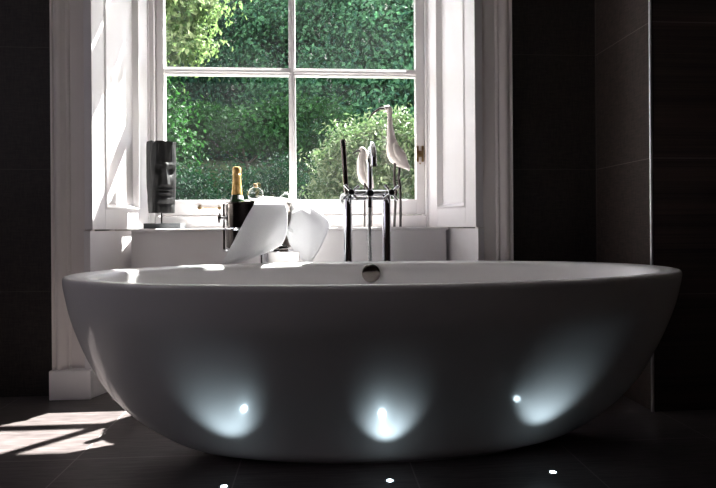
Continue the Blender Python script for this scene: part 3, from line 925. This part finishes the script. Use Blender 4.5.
# ------------------------------------------------------------------ carved mask
def mask():
    Y = 2.50
    zb, zt = at(162, 213, Y).z, at(162, 142.5, Y).z
    cx = at(161.3, 180, Y).x
    sill = .660
    root = empty('mask_sculpture', (cx, Y, sill), 'black carved wooden face sculpture on the left end of window sill', 'sculpture')
    # base and rod
    xa, xb = at(143.4, 226, Y - .045).x, at(180.6, 226, Y - .045).x
    obj('base', box(bmesh.new(), xa, xb, Y - .045, Y + .045, sill, sill + .023), M['grey_base'], root, bevel=.002)
    obj('rod', tube(bmesh.new(), [(cx, Y, sill + .02), (cx, Y, zb + .03)], .0035, 12), M['black'], root, smooth=True)
    # block: square-ish log section, face relief towards -Y local, then turned
    NT, NZ = 160, 150
    hgt = zt - zb
    W0, D0 = 0.056, 0.049
    yaw = math.radians(34)
    bm = bmesh.new()
    rings = []
    def relief(fx, fz):
        """fx -1..1 across the face, fz 0..1 up; returns outward displacement"""
        d = 0.0
        g = lambda a, b, sa, sb: math.exp(-((fx - a) / sa) ** 2 - ((fz - b) / sb) ** 2)
        # forehead slopes back to the brow ridge
        d += .006 * math.exp(-((fz - .66) / .035) ** 2) * math.exp(-(fx / .75) ** 4)
        # eye hollows
        d -= .013 * g(-.40, .585, .27, .055) + .013 * g(.40, .585, .27, .055)
        d += .0055 * g(-.40, .575, .16, .022) + .0055 * g(.40, .575, .16, .022)
        # long nose, widening and rising downward
        if .36 < fz < .70:
            t = (.70 - fz) / .34
            wdt = .13 + .13 * t
            d += (.006 + .021 * t) * math.exp(-(fx / wdt) ** 2) * min(1, (fz - .36) / .03)
        # cheeks
        d += .005 * g(-.55, .44, .25, .10) + .005 * g(.55, .44, .25, .10)
        # hollow above lip, lips
        d -= .005 * g(0, .345, .45, .02)
        d += .011 * g(0, .318, .36, .017) + .011 * g(0, .272, .32, .018)
        d -= .008 * g(0, .295, .42, .008)
        d -= .006 * g(0, .235, .45, .022)
        # chin
        d += .010 * g(0, .185, .38, .035)
        d -= .006 * g(0, .125, .9, .03)
        return d
    for i in range(NZ + 1):
        fz = i / NZ
        taper = .90 + .10 * min(1, fz / .35) + .03 * fz
        R = []
        for k in range(NT):
            q = 2 * PI * k / NT
            e = 2 / 3.6
            cx_, sx_ = math.cos(q), math.sin(q)
            x = W0 * taper * math.copysign(abs(cx_) ** e, cx_)
            y = D0 * taper * math.copysign(abs(sx_) ** e, sx_)
            if y < 0:
                fx = max(-1, min(1, x / (W0 * taper)))
                y -= relief(fx, fz) * (1 - abs(fx) ** 6) + .006 * (1 - fx * fx)
            # adze marks and grain
            n = noise.noise(Vector((x * 60, y * 60, fz * 5))) * .0022 + noise.noise(Vector((x * 160, y * 160, fz * 9))) * .0010
            rr = math.hypot(x, y)
            x += n * x / rr; y += n * y / rr
            z = zb + hgt * fz
            if i > NZ - 12:
                w_ = (i - (NZ - 12)) / 12
                notch = .012 * max(0, math.sin(q * 5 + .6)) ** 3 + .004 * noise.noise(Vector((q * 2, 0, 3)))
                z -= notch * w_
            X = x * math.cos(yaw) - y * math.sin(yaw)
            Yy = x * math.sin(yaw) + y * math.cos(yaw)
            R.append(bm.verts.new((cx + X, Y + Yy, z)))
        rings.append(R)
    for A, B in zip(rings, rings[1:]):
        for k in range(NT): bm.faces.new((A[k], A[(k + 1) % NT], B[(k + 1) % NT], B[k]))
    ct = bm.verts.new((cx, Y, zt - .006)); cb = bm.verts.new((cx, Y, zb))
    for k in range(NT):
        bm.faces.new((rings[-1][k], rings[-1][(k + 1) % NT], ct)); bm.faces.new((rings[0][(k + 1) % NT], rings[0][k], cb))
    bmesh.ops.recalc_face_normals(bm, faces=bm.faces)
    obj('carved_face', bm, M['dark_wood'], root, smooth=True, auto=50)
mask()

# ------------------------------------------------------------------ carved birds
def bird_large():
    Y = 2.50
    P = lambda x, y, dy=0: tuple(at(x, y, Y + dy))
    root = empty('bird_figure', (at(399, 200, Y).x, Y, .660), 'tall pale carved wading bird with curved dark beak on the right of the sill', 'bird sculpture', 'carved wading birds on the window sill')
    k = Y / 560
    pts = [P(385.0, 110.2), P(386.0, 109.6), P(388.0, 109.2), P(389.4, 111.2), P(389.6, 116), P(389.9, 124), P(390.6, 133), P(391.6, 141), P(393.2, 149), P(395.5, 155), P(399.5, 160), P(404, 164.0), P(407.5, 167.5), P(409.5, 170.5)]
    rad = [(2.4, 2.2), (3.4, 3.0), (4.0, 3.4), (3.2, 3.0), (2.5, 2.5), (2.9, 2.7), (3.8, 3.4), (5.0, 4.6), (7.0, 6.2), (8.2, 7.0), (7.2, 6.8), (4.8, 5.4), (2.6, 3.6), (.6, 1.6)]
    sp = smoothpath([list(p) + list(r) for p, r in zip(pts, rad)], 5)
    path = [tuple(p[:3]) for p in sp]
    rr = [(max(.3, p[3]) * k, max(.3, p[4]) * k) for p in sp]
    body = obj('body', tube(bmesh.new(), path, rr, 24, up=Vector((0, 1, 0))), M['bird'], root, smooth=True, auto=None)
    # folded wings
    for s in (-1, 1):
        wp = [P(394.0, 143, s * .020), P(396.5, 148, s * .029), P(400, 154, s * .030), P(404, 160, s * .024), P(408, 167, s * .012)]
        wr = [(1.0, .8), (3.6, 1.6), (5.0, 1.8), (3.8, 1.4), (.8, .5)]
        s5 = smoothpath([list(p) + list(r) for p, r in zip(wp, wr)], 5)
        obj('wing', tube(bmesh.new(), [tuple(p[:3]) for p in s5], [(max(.2, p[3]) * k, max(.2, p[4]) * k) for p in s5], 18, up=Vector((0, 1, 0))), M['bird'], root, smooth=True, auto=None)
    bp = smoothpath([P(385.6, 108.6), P(381, 108.6), P(376.5, 110.6), P(372.5, 113.8), P(369.6, 118.0), P(368.6, 120.5)], 5)
    n = len(bp)
    tag(obj('beak', tube(bmesh.new(), [tuple(p) for p in bp], [(.0056 * (1 - i / n) + .0016) for i in range(n)], 12), M['bird_leg'], root, smooth=True), 'long dark down-curved beak')
    for lg, dy in (([(395.0, 160), (394.6, 172), (394.4, 181), (395.8, 190), (395.2, 207), (394.2, 225.2)], -.012), ([(399.6, 160), (399.2, 172), (398.7, 179), (400.2, 189), (400.6, 207), (400.4, 225.2)], .012)):
        lp = smoothpath([P(x, y, dy) for x, y in lg], 5)
        lp[-1][2] = .6605
        m_ = len(lp)
        r_ = [.0058 + .0022 * math.exp(-((i / m_ - .52) / .07) ** 2) for i in range(m_)]
        obj('leg', tube(bmesh.new(), [tuple(p) for p in lp], r_, 12), M['bird_leg'], root, smooth=True)
    for x in (386.6,):
        q = at(x, 108.4, Y - .0135)
        obj('eye', lathe(bmesh.new(), [(0, -.003), (.0028, -.001), (.0028, .002), (0, .003)], 12, c=q, axis='Y'), M['black'], body, smooth=True)
def bird_small():
    Y = 2.52
    P = lambda x, y, dy=0: tuple(at(x, y, Y + dy))
    k = Y / 560
    root = empty('bird_figure', (at(366, 200, Y).x, Y, .660), 'smaller pale carved wading bird half hidden behind the chrome tap', 'bird sculpture', 'carved wading birds on the window sill')
    pts = [P(359.2, 150.4), P(361.2, 149.4), P(363.2, 150.4), P(363.2, 154), P(362.2, 160), P(362.3, 167), P(362.8, 174), P(364.4, 180), P(367.5, 184), P(371, 187)]
    rad = [(1.2, 1.2), (2.4, 2.2), (3.0, 2.6), (4.2, 3.0), (4.9, 3.6), (5.4, 4.0), (5.4, 4.4), (4.6, 4.4), (2.6, 3.2), (.6, 1.2)]
    sp = smoothpath([list(p) + list(r) for p, r in zip(pts, rad)], 5)
    body = obj('body', tube(bmesh.new(), [tuple(p[:3]) for p in sp], [(max(.3, p[3]) * k, max(.3, p[4]) * k) for p in sp], 22, up=Vector((0, 1, 0))), M['bird'], root, smooth=True, auto=None)
    for s in (-1, 1):
        wp = [P(364.5, 158, s * .010), P(366, 166, s * .017), P(368.5, 174, s * .017), P(371, 180, s * .012), P(373.5, 188, s * .004)]
        wr = [(.8, .6), (2.6, 1.2), (3.0, 1.3), (2.2, 1.0), (.6, .4)]
        s5 = smoothpath([list(p) + list(r) for p, r in zip(wp, wr)], 5)
        obj('wing', tube(bmesh.new(), [tuple(p[:3]) for p in s5], [(max(.2, p[3]) * k, max(.2, p[4]) * k) for p in s5], 16, up=Vector((0, 1, 0))), M['bird'], root, smooth=True, auto=None)
    bp = smoothpath([P(360, 150.3), P(357, 151.2), P(354.5, 152.6), P(352.6, 154.4)], 4)
    n = len(bp)
    tag(obj('beak', tube(bmesh.new(), [tuple(p) for p in bp], [(.0050 * (1 - i / n) + .0014) for i in range(n)], 12), M['bird_leg'], root, smooth=True), 'dark curved beak')
    for lg, dy in (([(364.8, 180), (364.6, 200), (364.6, 225.2)], -.008), ([(371.5, 184), (371.6, 203), (371.4, 225.2)], .008)):
        lp = smoothpath([P(x, y, dy) for x, y in lg], 6)
        lp[-1][2] = .6605
        obj('leg', tube(bmesh.new(), [tuple(p) for p in lp], .0048, 10), M['bird_leg'], root, smooth=True)
bird_large()
bird_small()

# ------------------------------------------------------------------ garden
def terrain():
    bm = bmesh.new()
    nx, ny = 60, 50
    V = []
    for j in range(ny):
        y = 2.95 + (j / (ny - 1)) ** 1.4 * 32
        row = []
        for i in range(nx):
            x = -22 + 44 * i / (nx - 1)
            z = np.interp(y, [2.9, 5, 8, 10, 13, 18, 35], [-.35, -.30, .9, 1.75, 2.25, 4.2, 10.5]) + .12 * noise.noise(Vector((x * .4, y * .4, 0)))
            row.append(bm.verts.new((x, y, z)))
        V.append(row)
    for A, B in zip(V, V[1:]):
        for q in range(nx - 1): bm.faces.new((A[q], A[q + 1], B[q + 1], B[q]))
    tag(obj('lawn_ground', bm, M['grass'], smooth=True, auto=None), kind='structure')
terrain()

def ground_z(y): return float(np.interp(y, [2.9, 5, 8, 10, 13, 18, 35], [-.35, -.30, .9, 1.75, 2.25, 4.2, 10.5]))

def leaves_mesh(name, centres, outs, size, m, parent=None, aspect=.55, droop=.3, label=None, spread=.9):
    """one leaf = two quads folded on the midrib; centres (N,3), outs (N,3) outward directions"""
    N = len(centres)
    nr = outs + rng.normal(0, spread, (N, 3)) * .7
    nr /= np.linalg.norm(nr, axis=1)[:, None]
    ax = rng.normal(0, 1, (N, 3)); ax[:, 2] -= droop
    ax -= nr * np.sum(ax * nr, axis=1)[:, None]
    ax /= np.linalg.norm(ax, axis=1)[:, None]
    sd_ = np.cross(nr, ax)
    L = size * rng.uniform(.65, 1.25, N)[:, None]
    Wd = L * aspect
    v0 = centres - ax * L * .5
    v1 = centres + sd_ * Wd * .5 + nr * L * .08
    v2 = centres + ax * L * .5 - nr * L * .10
    v3 = centres - sd_ * Wd * .5 + nr * L * .08
    V = np.stack([v0, v1, v2, v3], axis=1).reshape(-1, 3)
    base = np.arange(N)[:, None] * 4
    F = np.concatenate([base + np.array([0, 1, 2]), base + np.array([0, 2, 3])], axis=1).reshape(-1, 3)
    me = bpy.data.meshes.new(name)
    me.vertices.add(len(V)); me.vertices.foreach_set('co', V.ravel())
    me.loops.add(F.size); me.loops.foreach_set('vertex_index', F.ravel().astype(np.int32))
    me.polygons.add(len(F)); me.polygons.foreach_set('loop_start', np.arange(0, F.size, 3, dtype=np.int32))
    me.update(); me.validate()
    return link(name, me, m, parent, False)

def crown_points(blobs, n, shell=.35, clump=.22, per=40):
    """points in leafy clumps over a set of ellipsoid blobs ((centre),(radii))"""
    vol = np.array([b[1][0] * b[1][1] * b[1][2] for b in blobs]) ** (2 / 3)
    vol /= vol.sum()
    Cn, On = [], []
    for (c, r), f_ in zip(blobs, vol):
        k = max(4, int(n * f_ / per))
        d = rng.normal(0, 1, (k, 3)); d /= np.linalg.norm(d, axis=1)[:, None]
        rad = 1 - shell * rng.random(k) ** 1.5
        cc = np.array(c) + d * rad[:, None] * np.array(r)
        off = rng.normal(0, clump, (k, per, 3)) * np.array([1, 1, .62])
        P = (cc[:, None, :] + off).reshape(-1, 3)
        o = off + d[:, None, :] * .20 + np.array([0, 0, .16])
        O = o.reshape(-1, 3)
        O /= np.linalg.norm(O, axis=1)[:, None] + 1e-6
        Cn.append(P); On.append(O)
    return np.concatenate(Cn), np.concatenate(On)

def tree(name, base, blobs, n, leaf, m, label, cat='tree', clump=.22, per=40, trunk=.16, blossoms=0, aspect=.55, shell=.35, group=None, spread=.9):
    root = empty(name, base, label, cat, group)
    P, O = crown_points(blobs, n, shell, clump, per)
    leaves_mesh('foliage', P, O, leaf, M[m], root, aspect=aspect, spread=spread)
    b = Vector(base)
    bm = bmesh.new()
    c0 = Vector(blobs[0][0])
    tube(bm, [b, b.lerp(c0, .4) + Vector((.03, 0, 0)), b.lerp(c0, .8), c0], [trunk, trunk * .8, trunk * .6, trunk * .3], 12)
    for c, r in blobs:
        s = b.lerp(c0, .5)
        c = Vector(c)
        tube(bm, [s, s.lerp(c, .5) + Vector((0, 0, .1)), c], [trunk * .45, trunk * .3, trunk * .12], 8)
    obj('trunk', bm, M['bark'], root, smooth=True)
    if blossoms:
        # upright white flower candles standing on the outside of the crown
        idx = rng.choice(len(P), blossoms, replace=False)
        q = P[idx] + O[idx] * .10
        cs = []
        for p in q:
            for h in range(6):
                cs.append(p + np.array([rng.normal(0, .016), rng.normal(0, .016), h * .017]) * (1 - h * .02))
        cs = np.array(cs)
        oo = rng.normal(0, 1, cs.shape); oo /= np.linalg.norm(oo, axis=1)[:, None]
        leaves_mesh('blossom', cs, oo, .030, M['blossom'], root, aspect=.9)
    return root

G = 'garden trees and shrubs beyond the window'
tree('horse_chestnut_tree', (1.6, 12.0, ground_z(12) - .1),
     [((1.7, 11.5, 4.6), (2.6, 1.5, 2.3)), ((-.4, 11.0, 3.9), (1.3, 1.1, 1.3)), ((.6, 10.6, 5.4), (1.7, 1.0, 1.2)), ((2.8, 10.6, 3.5), (1.5, 1.0, 1.3)), ((.9, 10.2, 2.9), (1.7, .9, 1.1)), ((2.6, 10.8, 5.6), (1.3, 1.0, 1.2)), ((1.5, 9.9, 4.0), (1.1, .8, .9))],
     120000, .095, 'leaf_chestnut', 'large dark green chestnut tree with white blossoms filling the right panes', blossoms=1100, clump=.27, per=170, spread=.55)
tree('dark_tree', (-2.4, 13.0, ground_z(13) - .1),
     [((-2.2, 12.4, 5.0), (2.2, 1.3, 2.0)), ((-.9, 11.8, 5.3), (1.3, 1.0, 1.2)), ((-1.1, 12.2, 3.6), (1.6, 1.0, 1.1)), ((-3.4, 12.6, 3.6), (1.6, 1.0, 1.2)), ((-4.8, 13.2, 5.5), (2.0, 1.5, 2.5)), ((-1.4, 12.9, 2.9), (2.5, .8, .9))],
     70000, .105, 'leaf_dark', 'dark blue-green tree standing behind the upper left panes', blossoms=500, clump=.27, per=170, spread=.55)
tree('lime_tree', (-3.9, 8.2, ground_z(8) - .1),
     [((-2.45, 8.0, 3.85), (.95, .8, .95)), ((-1.75, 7.8, 4.1), (.45, .5, .5)), ((-2.3, 7.8, 3.1), (.62, .5, .42)), ((-3.5, 8.2, 4.5), (1.0, .9, 1.0))],
     15000, .100, 'leaf_bright', 'sunlit yellow-green tree at the top left of the window', clump=.18, per=110, trunk=.10, spread=.6)
tree('laurel_bush', (-2.5, 7.6, ground_z(7.6) - .1),
     [((-2.4, 7.5, 2.20), (.62, .5, .62)), ((-3.1, 7.7, 2.1), (.7, .5, .7)), ((-2.2, 7.5, 1.6), (.55, .5, .5))],
     12000, .075, 'leaf_mid', 'rounded bright green bush at the left edge of the lower panes', 'bush', clump=.12, trunk=.05)
tree('understorey_shrub', (-1.0, 8.6, ground_z(8.6) - .1),
     [((-1.2, 8.6, 2.15), (.9, .4, .34)), ((-.2, 8.7, 2.2), (.8, .4, .45)), ((-2.2, 8.8, 2.2), (.9, .4, .35))],
     9000, .085, 'leaf_mid', 'low green shrub row on the bank beneath the dark tree', 'bush', clump=.13, trunk=.04)
tree('dark_shrub', (-.9, 6.0, ground_z(6.0) - .1),
     [((-1.0, 6.0, .98), (.60, .35, .32)), ((-.3, 6.1, 1.00), (.5, .35, .40)), ((-1.7, 6.1, .98), (.5, .35, .36))],
     14000, .042, 'leaf_shade', 'low dark shrub just above the sill behind the champagne bottle', 'bush', clump=.10, trunk=.04)
tree('olive_bush', (.45, 5.2, -.35),
     [((.45, 5.1, 1.05), (.42, .35, .55)), ((.30, 5.0, .85), (.28, .3, .40)), ((.85, 5.2, 1.10), (.40, .35, .50)), ((.30, 5.1, 1.38), (.20, .2, .22)), ((.9, 5.2, 1.0), (.5, .3, .6)), ((.62, 5.2, 1.45), (.2, .2, .25)), ((.70, 5.1, 1.62), (.09, .1, .14)), ((.48, 5.1, 1.58), (.08, .1, .10)), ((.10, 5.0, 1.25), (.12, .1, .12)), ((.05, 5.0, .98), (.08, .1, .12)), ((.95, 5.1, 1.55), (.1, .1, .12))],
     19000, .062, 'leaf_pale', 'pale silvery green bush behind the two carved birds', 'bush', clump=.070, per=22, trunk=.03, aspect=.32, shell=.5, spread=1.2)

tree('beech_tree', (.8, 17.5, ground_z(17.5) - .1),
     [((.5, 16.5, 6.2), (4.5, 1.2, 3.2)), ((-4.5, 16.0, 6.0), (4.0, 1.2, 3.2)), ((4.5, 16.0, 6.0), (3.5, 1.2, 3.0)), ((-1.5, 15.6, 4.2), (4.5, .8, 1.6)), ((-3.6, 11.2, 4.9), (1.4, .8, 1.2))],
     60000, .20, 'leaf_dark', 'broad dark tree far back, behind the chestnut and the yellow-green tree', clump=.34, per=60, trunk=.22, shell=.2)

# unseen foliage added above the window's left to cast ragged shade on the lining
tree('added_shade_climber', (-1.15, 2.92, -.36),
     [((-.80, 2.95, 2.9), (.36, .10, .55)), ((-.58, 2.95, 2.55), (.20, .09, .42)), ((-.66, 2.96, 3.2), (.40, .10, .35))],
     6500, .055, 'leaf_mid', 'unseen leafy climber added above the window to shade the left lining', 'added shade foliage', clump=.05, per=26, trunk=.03)
